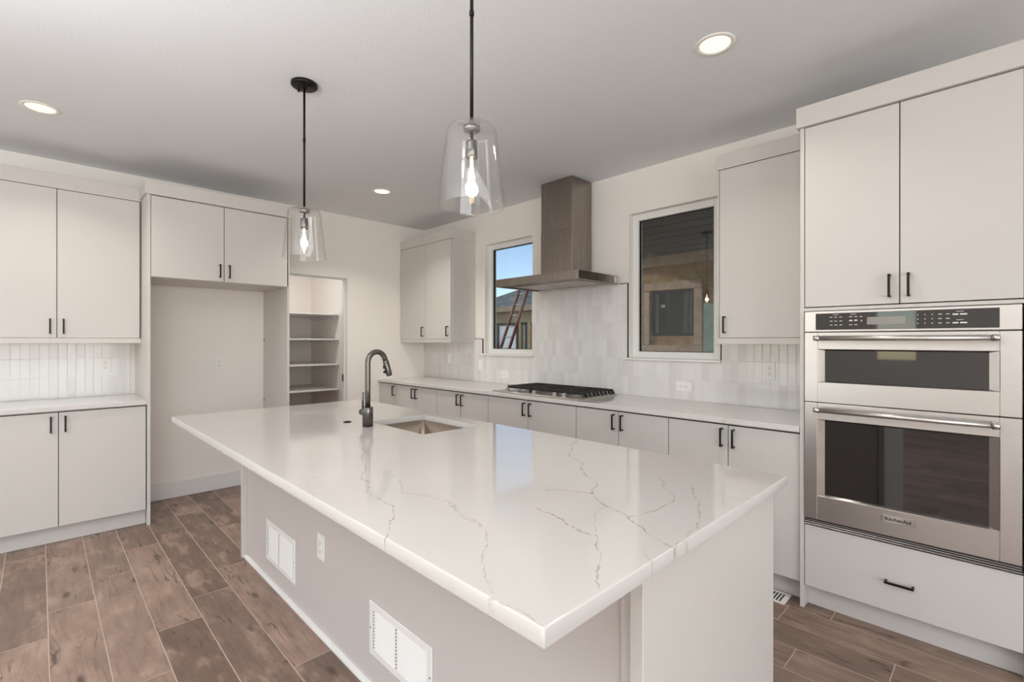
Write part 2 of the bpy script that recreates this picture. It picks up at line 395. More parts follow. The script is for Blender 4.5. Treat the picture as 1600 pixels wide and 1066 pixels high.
def window(nm, w, label):
    x0, x1, z0, z1 = w; fy = .055; fw = .052
    b = MB(); b.box(x0, x0 + fw, fy, fy + .06, z0, z1, .003); b.box(x1 - fw, x1, fy, fy + .06, z0, z1, .003)
    b.box(x0 + fw, x1 - fw, fy, fy + .06, z1 - fw, z1, .003); b.box(x0 + fw, x1 - fw, fy, fy + .06, z0, z0 + fw, .003)
    o = struct(nm, b, M['window_white'], label)
    g = MB().box(x0 + fw, x1 - fw, fy + .028, fy + .034, z0 + fw, z1 - fw, 0).build('pane', M['pane'], o)
    s_ = MB(); q = .004
    s_.box(x0 + fw, x0 + fw + q, fy + .020, fy + .042, z0 + fw, z1 - fw, 0); s_.box(x1 - fw - q, x1 - fw, fy + .020, fy + .042, z0 + fw, z1 - fw, 0)
    s_.box(x0 + fw, x1 - fw, fy + .020, fy + .042, z0 + fw, z0 + fw + q, 0); s_.box(x0 + fw, x1 - fw, fy + .020, fy + .042, z1 - fw - q, z1 - fw, 0)
    s_.build('gasket', M['dark_frame'], o)
    MB().box(x0 - .045, x1 + .03, -.030, 0, z0 - .016, z0 + .002, .003).box(x0 + .001, x1 - .001, 0, fy, z0 - .0, z0 + .002, 0).build('sill', M['trim'], o)
window('window_1', W1, 'small white-framed window left of the range hood')
window('window_2', W2, 'white-framed window right of the range hood')
# living-area window frames (seen only in reflections)
b = MB()
for y in (-6.7, -5.2, -3.66, -2.16): b.box(9.03, 9.09, y, y + .06, .2, 2.5, .004)
b.box(9.03, 9.09, -6.7, -2.1, .2, .26, .004); b.box(9.03, 9.09, -6.7, -2.1, 2.44, 2.5, .004)
struct('window_3', b, M['window_white'])
b = MB()
for x0, x1, z0, z1 in FO:
    b.box(x0, x0 + .06, -9.09, -9.03, z0, z1, .004).box(x1 - .06, x1, -9.09, -9.03, z0, z1, .004).box(x0 + .06, x1 - .06, -9.09, -9.03, z0, z0 + .06, .004).box(x0 + .06, x1 - .06, -9.09, -9.03, z1 - .06, z1, .004)
struct('window_4', b, M['window_white'])

# ------------------------------------------------------------ tile backsplashes
TY = -.009
b = MB()
b.box(.001, W1[0] - .032, TY, -.0005, .915, 1.196, 0); b.box(.001, 1.105, TY, -.0005, 1.196, 1.3695, 0)
b.box(W1[0] - .032, 4.277, TY, -.0005, .915, 1.196, 0)
b.box(W1[1] + .031, 2.884 - .037, TY, -.0005, 1.196, 1.216, 0); b.box(W1[1], 2.884, TY, -.0005, 1.216, 1.814, 0)
b.box(W2[1] + .031, 4.277, TY, -.0005, 1.196, 1.3695, 0)
bs = tag(b.build('tile_backsplash', M['tile'], loc=(0, 0, .914)), 'glossy pale vertical-tile backsplash behind the cooktop and long counter', 'backsplash')
MB().box(2.884, 2.889, -.012, -.0005, 1.216, 1.819, 0).box(2.803, 2.884, -.012, -.0005, 1.814, 1.819, 0).build('edge_trim', M['black'], bs)
MB().box(1.105, 1.110, -.012, -.0005, 1.216, 1.3745, 0).box(.978, 1.105, -.012, -.0005, 1.3695, 1.3745, 0).build('edge_trim', M['black'], bs)
MB().box(3.628, 3.633, -.012, -.0005, 1.216, 1.3695, 0).build('edge_trim', M['black'], bs)
tag(MB().box(.0005, .009, -3.80, -2.866, .915, 1.335, 0).build('tile_backsplash', M['tile'], loc=(0, 0, .914)), 'glossy pale tile backsplash between the left wall cabinets', 'backsplash')

# ------------------------------------------------------------ cabinetry
def bar_pull(parent, pos, axis, out, length=.105):
    """black square bar pull; pos = centre on the door face; out = outward unit vector; axis = bar direction"""
    p = Vector(pos); a = Vector(axis); o = Vector(out); w = .0095; so = .030
    b = MB()
    def bx(c, half):
        b.box(c.x - half.x, c.x + half.x, c.y - half.y, c.y + half.y, c.z - half.z, c.z + half.z, .0012)
    ab = lambda v: Vector((abs(v.x), abs(v.y), abs(v.z)))
    side = ab(a.cross(o))
    bx(p + o * so, ab(a) * length / 2 + ab(o) * w / 2 + side * w / 2)
    for s_ in (-1, 1): bx(p + o * (so - w / 2) / 2 + a * s_ * (length / 2 - w / 2), ab(a) * w / 2 + ab(o) * (so - w / 2) / 2 + side * w / 2)
    return b.build('handle', M['black'], parent)
GAP = .0020
def doors_y(root, spans, z0, z1, yf, handles, hz, dname='door', end=True):
    """doors facing -y, front face at y=yf; spans [(x0,x1)], handles [x or None], hz handle centre"""
    for (x0, x1), hx in zip(spans, handles):
        d = MB().box(x0 + GAP, x1 - GAP, yf, yf + .019, z0, z1, .0012).build(dname, M['cabinet'], root)
        if hx is not None: bar_pull(d, (hx, yf, hz), (0, 0, 1), (0, -1, 0))
    gap_shade(root, spans, z0, z1, yf, 'y', end)
def doors_x(root, spans, z0, z1, xf, handles, hz):
    for (y0, y1), hy in zip(spans, handles):
        d = MB().box(xf - .019, xf, y0 + GAP, y1 - GAP, z0, z1, .0012).build('door', M['cabinet'], root)
        if hy is not None: bar_pull(d, (xf, hy, hz), (0, 0, 1), (1, 0, 0))
    gap_shade(root, spans, z0, z1, xf, 'x')

# base cabinets along the back wall
BF = -.612; ZT = .872
def gap_shade(root, spans, z0, z1, f, axis, end=True):  # gap shade built as dark strips round the doors, set back from their faces
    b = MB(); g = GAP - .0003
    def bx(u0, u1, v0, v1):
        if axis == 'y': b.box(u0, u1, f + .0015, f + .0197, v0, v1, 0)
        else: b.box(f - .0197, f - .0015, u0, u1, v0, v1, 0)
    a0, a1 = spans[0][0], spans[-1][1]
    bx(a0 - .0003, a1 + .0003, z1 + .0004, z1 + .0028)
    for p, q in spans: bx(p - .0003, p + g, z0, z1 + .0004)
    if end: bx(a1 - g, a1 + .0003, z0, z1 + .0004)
    b.build('door_gap_shade', M['gap'], root)
bases = [
    ([(.004, .363)], [.328], 'single-door white base cabinet at the far corner end of the counter'),
    ([(.363, .739), (.739, 1.115)], [.706, .772], 'two-door white base cabinet beside the far corner cabinet'),
    ([(1.115, 1.494), (1.494, 1.873)], [1.461, 1.527], 'two-door white base cabinet under the small window'),
    ([(1.873, 2.350), (2.350, 2.832)], [2.317, 2.383], 'wide two-door white base cabinet under the gas cooktop'),
    ([(2.832, 3.192), (3.192, 3.553)], [3.159, 3.225], 'two-door white base cabinet just right of the cooktop'),
    ([(3.553, 3.915), (3.915, 4.278)], [3.882, 3.948], 'two-door white base cabinet beside the oven tower'),
]
for spans, hs, lab in bases:
    x0, x1 = spans[0][0], spans[-1][1]
    r = thing('base_cabinet', ((x0 + x1) / 2, -.3, 0), lab, 'cabinet', 'base cabinets along the back wall')
    MB().box(x0 + .0005, x1 - .0005, BF + .0215, -.002, .115, .8835, .0008).build('body', M['cabinet'], r)
    MB().box(x0 + .0005, x1 - .0005, -.535, -.52, 0, .1145, 0).build('toe_kick', M['cabinet'], r)
    doors_y(r, spans, .118, ZT, BF, hs, .803)
# countertop
b = MB().box(.001, 4.2775, -.632, -.0005, .884, .914, .0022, 2)
tag(b.build('countertop', M['quartz'], loc=(2.1, -.3, .884)), 'long white quartz countertop along the back wall', 'countertop')

def crown_y(root, x0, x1, yf, z0, z1, ret=True):
    MB().box(x0, x1, yf - .016, yf + .004, z0, z1, .0012).build('crown', M['cabinet'], root)
# upper cabinet, far left of the back wall
UF = -.338
r = thing('wall_cabinet', (.49, -.17, 1.331), 'two-door white wall cabinet in the far corner left of the small window', 'cabinet')
MB().box(.002, .976, UF + .0215, -.002, 1.371, 2.512, .001).build('body', M['cabinet'], r)
MB().box(.002, .978, UF - .002, UF + .019, 1.331, 1.368, .001).box(.958, .978, UF + .019, -.002, 1.331, 1.3705, .001).build('light_rail', M['cabinet'], r)
MB().box(.002, .980, UF - .004, UF + .018, 2.422, 2.521, .001).box(.960, .980, UF + .018, -.002, 2.422, 2.521, .001).build('crown', M['cabinet'], r)
doors_y(r, [(.004, .520), (.520, .974)], 1.371, 2.419, UF, [.478, .934], 1.452, end=False)
# upper cabinet beside the oven tower
r = thing('wall_cabinet', (4.0, -.17, 1.331), 'single-door white wall cabinet between the right window and oven tower', 'cabinet')
MB().box(3.741, 4.2775, UF + .0215, -.002, 1.371, 2.512, .001).build('body', M['cabinet'], r)
MB().box(3.739, 4.2775, UF - .002, UF + .019, 1.331, 1.368, .001).box(3.739, 3.759, UF + .019, -.002, 1.331, 1.3705, .001).build('light_rail', M['cabinet'], r)
MB().box(3.737, 4.2775, UF - .006, UF + .018, 2.426, 2.521, .001).box(3.737, 3.757, UF + .018, -.002, 2.426, 2.521, .001).build('crown', M['cabinet'], r)
doors_y(r, [(3.752, 4.274)], 1.371, 2.423, UF, [3.788], 1.452)
MB().box(3.741, 3.751, UF, UF + .0215, 1.371, 2.425, .001).build('side_stile', M['cabinet'], r)

# oven tower
TF = -.629; TX0, TX1 = 4.280, 5.082
r = thing('oven_cabinet', ((TX0 + TX1) / 2, -.3, 0), 'tall white cabinet tower housing the built-in double oven', 'cabinet')
for x0 in (TX0, TX1 - .019): MB().box(x0, x0 + .019, TF, -.002, 0, 2.430, .001).build('side_panel', M['cabinet'], r)
b = MB(); b.box(TX0 + .019, TX1 - .019, -.02, -.004, .115, 2.43, 0)
for z0, z1 in ((.115, .133), (.405, .4285), (1.500, 1.518), (2.41, 2.43)): b.box(TX0 + .019, TX1 - .019, TF + .021, -.02, z0, z1, .0005)
b.box(TX0 + .019, TX1 - .019, TF + .0, TF + .021, 1.500, 1.516, .001)
b.build('body', M['cabinet'], r)
MB().box(TX0 - .014, TX1 + .014, TF - .018, TF + .002, 2.431, 2.533, .0015).box(TX0 - .014, TX0 + .005, TF + .002, UF - .008, 2.431, 2.533, .001).box(TX0, TX1, TF + .002, -.002, 2.4305, 2.50, 0).build('crown', M['cabinet'], r)
MB().box(TX0 + .0195, TX1 - .0195, -.560, -.545, .0, .1148, .0).build('toe_kick', M['cabinet'], r)
doors_y(r, [(4.300, 4.678), (4.678, 5.063)], 1.521, 2.427, TF, [4.643, 4.711], 1.602)
dr = MB().box(4.302, 5.061, TF, TF + .019, .118, .424, .0012).build('drawer', M['cabinet'], r)
bar_pull(dr, (4.678, TF, .257), (1, 0, 0), (0, -1, 0), .105)

# left run: base + upper
LF = .612
lefts = [([(-3.764, -3.300), (-3.300, -2.838)], [-3.338, -3.272])]
r = thing('base_cabinet', (.3, -3.3, 0), 'two-door white base cabinet left of the fridge alcove', 'cabinet')
MB().box(.002, LF - .0215, -3.790, -2.834, .115, .8835, .0008).build('body', M['cabinet'], r)
MB().box(.002, .556, -3.790, -2.834, .0, .1145, 0).build('toe_kick', M['cabinet'], r)
doors_x(r, [(-3.764, -3.303), (-3.303, -2.836)], .116, ZT, LF, [-3.340, -3.270], .796)
tag(MB().box(.001, .629, -3.80, -2.833, .884, .914, .0022, 2).build('countertop', M['quartz'], loc=(.3, -3.3, .884)), 'short white quartz countertop on the left base cabinet', 'countertop')
r = thing('wall_cabinet', (.17, -3.3, 1.331), 'two-door white wall cabinet above the short left counter', 'cabinet')
MB().box(.002, .338 - .0215, -3.795, -2.833, 1.371, 2.512, .001).build('body', M['cabinet'], r)
MB().box(.319, .341, -3.795, -2.833, 1.331, 1.368, .001).box(.002, .319, -3.795, -3.775, 1.331, 1.3705, .001).build('light_rail', M['cabinet'], r)
MB().box(.320, .342, -3.795, -2.833, 2.422, 2.521, .001).box(.002, .320, -3.795, -3.776, 2.422, 2.521, .001).build('crown', M['cabinet'], r)
doors_x(r, [(-3.770, -3.306), (-3.306, -2.840)], 1.371, 2.419, .338, [-3.341, -3.272], 1.452)

# fridge surround
FF = .627
r = thing('fridge_surround', (.31, -2.33, 0), 'tall white open refrigerator alcove surround with two doors above', 'cabinet')
MB().box(.002, FF, -2.832, -2.812, 0, 2.43, .001).build('side_panel', M['cabinet'], r)
MB().box(.002, FF, -1.850, -1.830, 0, 2.43, .001).build('side_panel', M['cabinet'], r)
MB().box(.002, FF - .0215, -2.8115, -1.8505, 1.820, 2.428, .0008).build('body', M['cabinet'], r)
MB().box(FF - .002, FF + .018, -2.846, -1.818, 2.424, 2.521, .0015).box(.002, FF - .002, -2.846, -2.827, 2.431, 2.521, .001).box(.002, FF - .002, -1.837, -1.818, 2.431, 2.521, .001).build('crown', M['cabinet'], r)
doors_x(r, [(-2.811, -2.336), (-2.336, -1.838)], 1.822, 2.419, FF + .000, [-2.368, -2.302], 1.905)
for z in (.782, 1.354): MB().cyl((.03, -1.8505, z), (.03, -1.8545, z), .008, seg=12).build('screw_cap', M['black'], r)

# ------------------------------------------------------------ pantry shelves
for z, lab in ((1.699, 'topmost white pantry shelf'), (1.378, 'second white pantry shelf from the top'), (1.055, 'third white pantry shelf from the top'), (.733, 'lowest white pantry shelf in sight')):
    s_ = tag(MB().box(-1.928, -1.02, -2.598, -.622, z - .018, z, .0015).build('pantry_shelf', M['shelf'], loc=(-1.7, -1.6, z)), lab + ' seen through the doorway', 'shelf', 'pantry shelves')
    MB().box(-1.928, -1.909, -2.598, -.622, z - .060, z - .0182, .001).box(-1.909, -1.08, -.641, -.622, z - .060, z - .0182, .001).build('cleat', M['shelf'], s_)

# ------------------------------------------------------------ island
IX0, IX1, IY0, IY1 = 1.652, 4.518, -2.851, -1.677
r = thing('kitchen_island', (3.08, -2.1, 0), 'large pale island base with seating overhang in the middle of the room', 'island')
MB().box(1.696, 4.447, -2.470, -2.450, .0, .8835, .001).box(1.696, 4.447, -1.742, -1.722, .0, .8835, .001).box(1.696, 1.714, -2.450, -1.742, 0, .8835, 0).box(4.429, 4.447, -2.450, -1.742, 0, .8835, 0).box(1.714, 4.429, -2.450, -1.742, .10, .118, 0).build('body', M['island'], r)
MB().box(1.671, 1.6955, -2.496, -1.700, 0, .8835, .0015).build('end_panel', M['cabinet'], r)
MB().box(4.4475, 4.479, -2.499, -1.684, 0, .8835, .0015).build('end_panel', M['cabinet'], r)
MB().box(1.696, 1.712, -2.478, -2.4702, .018, .8835, .001).build('scribe_strip', M['cabinet'], r)
MB().box(4.415, 4.447, -2.482, -2.4702, .018, .8835, .001).build('scribe_strip', M['cabinet'], r)
b = MB(); b.prism([(1.697, -2.4702, 0), (1.697, -2.486, 0), (1.697, -2.486, .008), (1.697, -2.482, .015), (1.697, -2.4702, .018)], [(4.446, -2.4702, 0), (4.446, -2.486, 0), (4.446, -2.486, .008), (4.446, -2.482, .015), (4.446, -2.4702, .018)])
b.build('shoe_moulding', M['trim'], r)
for i in range(6):
    x0 = 1.70 + i * .457; MB().box(x0 + .002, x0 + .455, -1.7215, -1.703, .118, .872, .0012).build('door', M['cabinet'], r)

# island top: fine grid carrying the distance to each hand-placed vein
def ray_to_top(px, py):
    yaw = R(45.518); f = np.array([-math.sin(yaw), math.cos(yaw), 0]); rt = np.array([math.cos(yaw), math.sin(yaw), 0])
    d = f + rt * (px - 800) / 752.42 + np.array([0, 0, 1]) * -(py - 533) / 752.42
    t = (.914 - 1.3495) / d[2]; return (5.0024 + t * d[0], -3.3954 + t * d[1])
VE = []
def vein(s_, ox, oy, sc, pts):
    VE.append((s_, [ray_to_top(ox + a / sc, oy + c / sc) for a, c in pts]))
A_ = (700, 640, 2.5018)
vein(.95, *A_, [(505, 118), (485, 150), (475, 175), (520, 205), (525, 240), (555, 270), (588, 295), (565, 328), (600, 365), (660, 395), (705, 420), (740, 450), (780, 485), (830, 515), (885, 540), (880, 590)])
vein(.7, *A_, [(380, 315), (430, 312), (500, 320), (565, 328)])
vein(1.0, *A_, [(340, 385), (400, 405), (450, 430), (500, 465), (560, 492), (582, 492)])
vein(.75, *A_, [(582, 492), (580, 540), (597, 590), (585, 640), (590, 705)])
vein(.35, *A_, [(582, 480), (570, 440), (605, 385), (630, 380)])
vein(.6, *A_, [(705, 420), (760, 410), (830, 385), (885, 360), (885, 340), (840, 300), (825, 265)])
vein(.6, *A_, [(885, 540), (940, 490), (975, 440), (985, 410), (985, 360), (960, 310), (935, 280)])
vein(.3, *A_, [(985, 415), (1040, 430)])
vein(.55, *A_, [(760, 540), (770, 565), (795, 590), (775, 650)])
vein(.3, *A_, [(975, 300), (1040, 330), (1110, 345), (1180, 350)])
vein(.55, *A_, [(0, 355), (40, 400), (60, 425), (130, 450), (150, 490), (150, 540), (135, 600), (145, 660), (170, 710), (180, 720)])
vein(.45, *A_, [(160, 735), (240, 770), (300, 795), (375, 848)])
B_ = (360, 700, 2.9125)
vein(.8, *B_, [(590, -20), (612, 25), (610, 80), (600, 130), (620, 200), (680, 235), (745, 270), (745, 310), (725, 370), (700, 415), (650, 405)])
vein(.4, *B_, [(670, 110), (720, 110), (775, 140), (780, 175), (775, 205), (880, 215), (980, 240), (1020, 260), (1050, 310), (1130, 340), (1160, 380)])
vein(.3, *B_, [(420, 125), (375, 140), (350, 165), (360, 195), (380, 225)])
vein(.35, *B_, [(600, -40), (560, -80), (640, -110), (560, -160)])
vein(.3, 400, 600, 1, [(20, 62), (38, 58), (52, 50), (60, 46)])
def jag(pts, it=4, amp=.11):
    p = [np.array(q) for q in pts]; rn = random.Random(len(pts) * 31 + int(abs(pts[0][0]) * 997))
    for _ in range(it):
        o = [p[0]]
        for a, c in zip(p, p[1:]):
            d = c - a; L_ = np.linalg.norm(d); nrm = np.array([-d[1], d[0]]) / (L_ + 1e-9)
            o += [(a + c) / 2 + nrm * L_ * rn.uniform(-amp, amp), c]
        p = o
    return np.array(p)
def island_top():
    z1, z0, c = .914, .884, .0025
    hole = (2.605, 3.115, -2.120, -1.775)
    def axis(a0, a1, brk, st):
        keys = [a0, a0 + c] + brk + [a1 - c, a1]; o = []
        for p, q in zip(keys, keys[1:]):
            k = max(1, int(round((q - p) / st))); o += list(np.linspace(p, q, k + 1)[:-1])
        return np.array(o + [a1])
    xs = axis(IX0, IX1, [hole[0], hole[1]], .0032); ys = axis(IY0, IY1, [hole[2], hole[3]], .0032)
    nx, ny = len(xs), len(ys); X, Y = np.meshgrid(xs, ys, indexing='ij')
    Z = np.full_like(X, z1); Z[0] = Z[-1] = z1 - c; Z[:, 0] = Z[:, -1] = z1 - c
    idx = np.arange(nx * ny).reshape(nx, ny)
    q = np.stack([idx[:-1, :-1], idx[1:, :-1], idx[1:, 1:], idx[:-1, 1:]], -1)
    cx = (xs[:-1] + xs[1:]) / 2; cy = (ys[:-1] + ys[1:]) / 2
    keep = ~(((cx > hole[0]) & (cx < hole[1]))[:, None] & ((cy > hole[2]) & (cy < hole[3]))[None])
    faces = [q[keep]]
    P_ = np.stack([X, Y, Z], -1).reshape(-1, 3)
    # distance to veins
    D = np.full(len(P_), .05); SS = np.zeros(len(P_))
    for s_, pts in VE:
        pl = jag(pts); lo = pl.min(0) - .05; hi = pl.max(0) + .05
        sel = np.where((P_[:, 0] > lo[0]) & (P_[:, 0] < hi[0]) & (P_[:, 1] > lo[1]) & (P_[:, 1] < hi[1]))[0]
        if not len(sel): continue
        pp = P_[sel, :2]; best = np.full(len(sel), 9.0)
        for a, e in zip(pl, pl[1:]):
            v = e - a; L2 = v @ v + 1e-12; t = np.clip(((pp - a) @ v) / L2, 0, 1); best = np.minimum(best, np.hypot(*(pp - a - t[:, None] * v).T))
        up = best < D[sel]; D[sel[up]] = best[up]; SS[sel[up]] = s_
    # skirts round the outside and the sink cut-out
    extra, ef = [], []; base = len(P_)
    def skirt(loop, closed=True):
        nonlocal base
        k = len(loop); low = P_[loop].copy(); low[:, 2] = z0; extra.append((low, D[loop], SS[loop] * .25))
        l2 = np.arange(base, base + k); base += k; l1 = np.array(loop)
        n1, n2 = np.roll(l1, -1), np.roll(l2, -1); ef.append(np.stack([l1, l2, n2, n1], -1)); return l2
    outer = list(idx[:, 0]) + list(idx[-1, 1:]) + list(idx[-2::-1, -1]) + list(idx[0, -2:0:-1])
    lo = skirt(outer)
    ia, ib = np.searchsorted(xs, hole[0] - 1e-6), np.searchsorted(xs, hole[1] - 1e-6); ja, jb = np.searchsorted(ys, hole[2] - 1e-6), np.searchsorted(ys, hole[3] - 1e-6)
    inner = list(idx[ia:ib + 1, ja]) + list(idx[ib, ja + 1:jb + 1]) + list(idx[ib - 1:ia - 1 if ia > 0 else None:-1, jb]) + list(idx[ia, jb - 1:ja:-1])
    skirt(inner[::-1])
    # underside ring: 8 corner verts
    cs = [(IX0, IY0), (IX1, IY0), (IX1, IY1), (IX0, IY1)]; hs = [(hole[0], hole[2]), (hole[1], hole[2]), (hole[1], hole[3]), (hole[0], hole[3])]
    un = np.array([(a, e, z0) for a, e in cs + hs]); extra.append((un, np.full(8, .05), np.zeros(8)))
    u = base; base += 8
    ef.append(np.array([[u + i, u + (i + 1) % 4, u + 4 + (i + 1) % 4, u + 4 + i] for i in range(4)])[:, ::-1])
    V = np.concatenate([P_] + [e[0] for e in extra]); D = np.concatenate([D] + [e[1] for e in extra]); SS = np.concatenate([SS] + [e[2] for e in extra])
    F = np.concatenate(faces + ef).astype(np.int32)
    # rounded corners of the cut-out
    rad = .022; vv, ff = [], []
    for (hx, hy), (sx, sy) in zip(hs, ((1, 1), (-1, 1), (-1, -1), (1, -1))):
        ctr = (hx + sx * rad, hy + sy * rad); arc = [(ctr[0] - sx * rad * math.cos(t), ctr[1] - sy * rad * math.sin(t)) for t in np.linspace(0, math.pi / 2, 7)]
        for a, e in zip(arc, arc[1:]):
            k = len(V) + len(vv); vv += [(hx, hy, z1), (*a, z1), (*e, z1), (hx, hy, z1), (*a, z1), (*a, z0), (*e, z0), (*e, z1)]
            ff += [[k, k + 1, k + 2, k + 3], [k + 4, k + 5, k + 6, k + 7]]
    V = np.concatenate([V, np.array(vv)]); D = np.concatenate([D, np.full(len(vv), .05)]); SS = np.concatenate([SS, np.zeros(len(vv))])
    tri = [f for f in ff if f[3] - f[0] == 3 and vv[f[0] - (len(V) - len(vv))] == vv[f[3] - (len(V) - len(vv))]]
    quads = [f for f in ff if f not in tri]
    off = np.array((3.085, -2.264, z0)); V = V - off
    me = bpy.data.meshes.new('island_countertop')
    nq = len(F) + len(quads); nt = len(tri)
    loops = np.concatenate([F.ravel(), np.array(quads, np.int32).ravel(), np.array([t[:3] for t in tri], np.int32).ravel()]).astype(np.int32)
    me.vertices.add(len(V)); me.vertices.foreach_set('co', V.astype(np.float32).ravel())
    me.loops.add(len(loops)); me.loops.foreach_set('vertex_index', loops)
    me.polygons.add(nq + nt)
    ls = np.concatenate([np.arange(nq) * 4, nq * 4 + np.arange(nt) * 3]).astype(np.int32); me.polygons.foreach_set('loop_start', ls)
    me.update(calc_edges=True); me.validate()
    a = me.attributes.new('vein', 'FLOAT', 'POINT'); a.data.foreach_set('value', (D / .05).astype(np.float32))
    a = me.attributes.new('vein_strength', 'FLOAT', 'POINT'); a.data.foreach_set('value', SS.astype(np.float32))
    me.materials.append(M['quartz_island'])
    o = bpy.data.objects.new('island_countertop', me); COL.objects.link(o); o.location = off
    return tag(o, 'thick white quartz island top with grey-brown veins and sink cut-out', 'countertop')
island_top()

# sink basin
sx0, sx1, sy0, sy1 = 2.605, 3.115, -2.120, -1.775
def rrect(x0, x1, y0, y1, rad, z, k=6):
    o = []
    for cx, cy, a0 in ((x1 - rad, y1 - rad, 0), (x0 + rad, y1 - rad, 90), (x0 + rad, y0 + rad, 180), (x1 - rad, y0 + rad, 270)):
        for i in range(k + 1): t = R(a0 + 90 * i / k); o.append((cx + rad * math.cos(t), cy + rad * math.sin(t), z))
    return o
def loft(b, rings, cap_last=True, cap_first=False):
    vr = [[b.bm.verts.new(p) for p in rg] for rg in rings]; n = len(vr[0])
    for a, c in zip(vr, vr[1:]):
        for k in range(n):
            f = b.bm.faces.new((a[k], a[(k + 1) % n], c[(k + 1) % n], c[k])); f.smooth = True
    if cap_last: b.bm.faces.new(vr[-1])
    if cap_first: b.bm.faces.new(vr[0][::-1])
    return b
e_ = .0035
b = MB(); loft(b, [rrect(sx0 - .02, sx1 + .02, sy0 - .02, sy1 + .02, .03, .8830), rrect(sx0 + e_, sx1 - e_, sy0 + e_, sy1 - e_, .022, .8830), rrect(sx0 + e_, sx1 - e_, sy0 + e_, sy1 - e_, .022, .72),
          rrect(sx0 + .008, sx1 - .008, sy0 + .008, sy1 - .008, .026, .70), rrect(sx0 + .02, sx1 - .02, sy0 + .02, sy1 - .02, .03, .69)])
sk = thing('sink', (2.86, -1.95, .69), 'rectangular undermount stainless steel sink set into the island', 'sink')
b.build('basin', M['steel_sink'], sk)
MB().lathe([(0, .6925), (.03, .6925), (.042, .694), (.045, .6915)], 2.86, -1.93, 32).build('drain', M['chrome'], sk)

# faucet
fx, fy = 2.742, -2.203
fa = thing('faucet', (fx, fy, .914), 'tall dark pewter gooseneck pull-down faucet beside the sink', 'faucet')
MB().lathe([(0, .9145), (.0262, .9145), (.0262, 1.010), (.0250, 1.0125), (0, 1.0125)], fx, fy, 40).build('base', M['pewter'], fa)
pts = [(fx, fy, 1.0125), (fx, fy, 1.10), (fx, fy, 1.20)]
rr_ = .050; zc_ = 1.237
for i in range(0, 15):
    t = math.pi - math.pi * 1.0 * i / 14 * .93; pts.append((fx, fy + rr_ + rr_ * math.cos(t), zc_ + rr_ * 1.12 * math.sin(t)))
lastp = Vector(pts[-1]); dirp = (lastp - Vector(pts[-2])).normalized()
MB().tube(pts, .0135, 20).build('spout', M['pewter'], fa)
p2 = lastp + dirp * .085
sh = MB().tube([lastp, lastp + dirp * .004, lastp + dirp * .006, lastp + dirp * .075, p2], [.0135, .0138, .0155, .0165, .0145], 20).build('spray_head', M['pewter'], fa)
bc = lastp + dirp * .045
MB().box(fx - .006, fx + .006, bc.y - .024, bc.y - .012, bc.z - .002, bc.z + .016, .002).box(fx - .006, fx + .006, bc.y - .022, bc.y - .012, bc.z - .026, bc.z - .012, .002).build('button', M['black_plastic'], sh)
h_ = MB().cyl((fx - .025, fy, .982), (fx - .062, fy, .982), .017, seg=28).build('handle', M['pewter'], fa)
MB().tube([(fx - .052, fy, .995), (fx - .046, fy - .003, 1.04), (fx - .040, fy - .005, 1.085)], [.0055, .005, .0045], 12).build('lever', M['pewter'], h_)
tag(MB().lathe([(0, .9215), (.010, .9215), (.012, .9195), (.019, .9185), (.0215, .9145), (0, .9145)], 2.547, -2.218, 32).build('air_switch', M['black'], loc=(2.547, -2.218, .914)), 'small round black button on the island top beside the faucet', 'switch')

# ------------------------------------------------------------ cooktop
ck = thing('gas_cooktop', (2.34, -.31, .914), 'stainless gas cooktop with black cast iron grates under the hood', 'cooktop')
CX0, CX1, CY0, CY1 = 1.882, 2.817, -.572, -.055
MB().box(CX0, CX1, CY0, CY1, .9145, .9205, .002).build('tray', M['steel'], ck)
GX0, GX1 = 1.965, 2.800
for i in range(3):
    x0 = GX0 + i * (GX1 - GX0) / 3 + .002; x1 = GX0 + (i + 1) * (GX1 - GX0) / 3 - .002; y0, y1 = (-.470, -.085); zt = .962; h = .013
    if i == 1: pass
    b = MB(); w = .011
    for x in (x0, x1 - w): b.box(x, x + w, y0, y1, zt - h * (1.6 if not (i == 2 and x > x0) else .6), zt, .002)
    for y in (y0, y1 - w): b.box(x0 + w, x1 - w, y, y + w, zt - h * 1.6, zt, .002)
    n_ = 5
    for k in range(1, n_):
        xx = x0 + (x1 - x0) * k / n_
        b.box(xx - .0035, xx + .0035, y0 + w, y1 - w, zt - h, zt - .001, .0015)
    for yy in (-.375, -.278, -.182): b.box(x0 + w, x1 - w, yy - .004, yy + .004, zt - h, zt - .0015, .0015)
    for x in (x0, x1 - w):
        for y in (y0, y1 - w, -.285): b.box(x, x + w, y, y + w, .921, zt - h, .0015)
    # sloping feet along the right-hand edge
    if i == 2:
        for k in range(8):
            yy = y0 + .012 + k * (y1 - y0 - .03) / 7
            b.prism([(x1, yy, .955), (x1, yy + .020, .955), (x1 - .012, yy + .020, .955), (x1 - .012, yy, .955)], [(x1 + .004, yy + .022, .923), (x1 + .004, yy + .042, .923), (x1 - .012, yy + .042, .923), (x1 - .012, yy + .022, .923)])
    b.build('grate', M['iron'], ck)
for x, y, rr in ((2.10, -.38, .032), (2.10, -.18, .040), (2.38, -.28, .055), (2.66, -.38, .036), (2.66, -.18, .04)):
    bu = MB().lathe([(0, .921), (rr + .012, .921), (rr + .012, .928), (rr, .934), (0, .934)], x, y, 32).build('burner', M['steel'], ck)
    MB().lathe([(0, .9345), (rr, .9345), (rr, .942), (rr - .004, .945), (0, .945)], x, y, 32).build('burner_cap', M['iron'], bu)
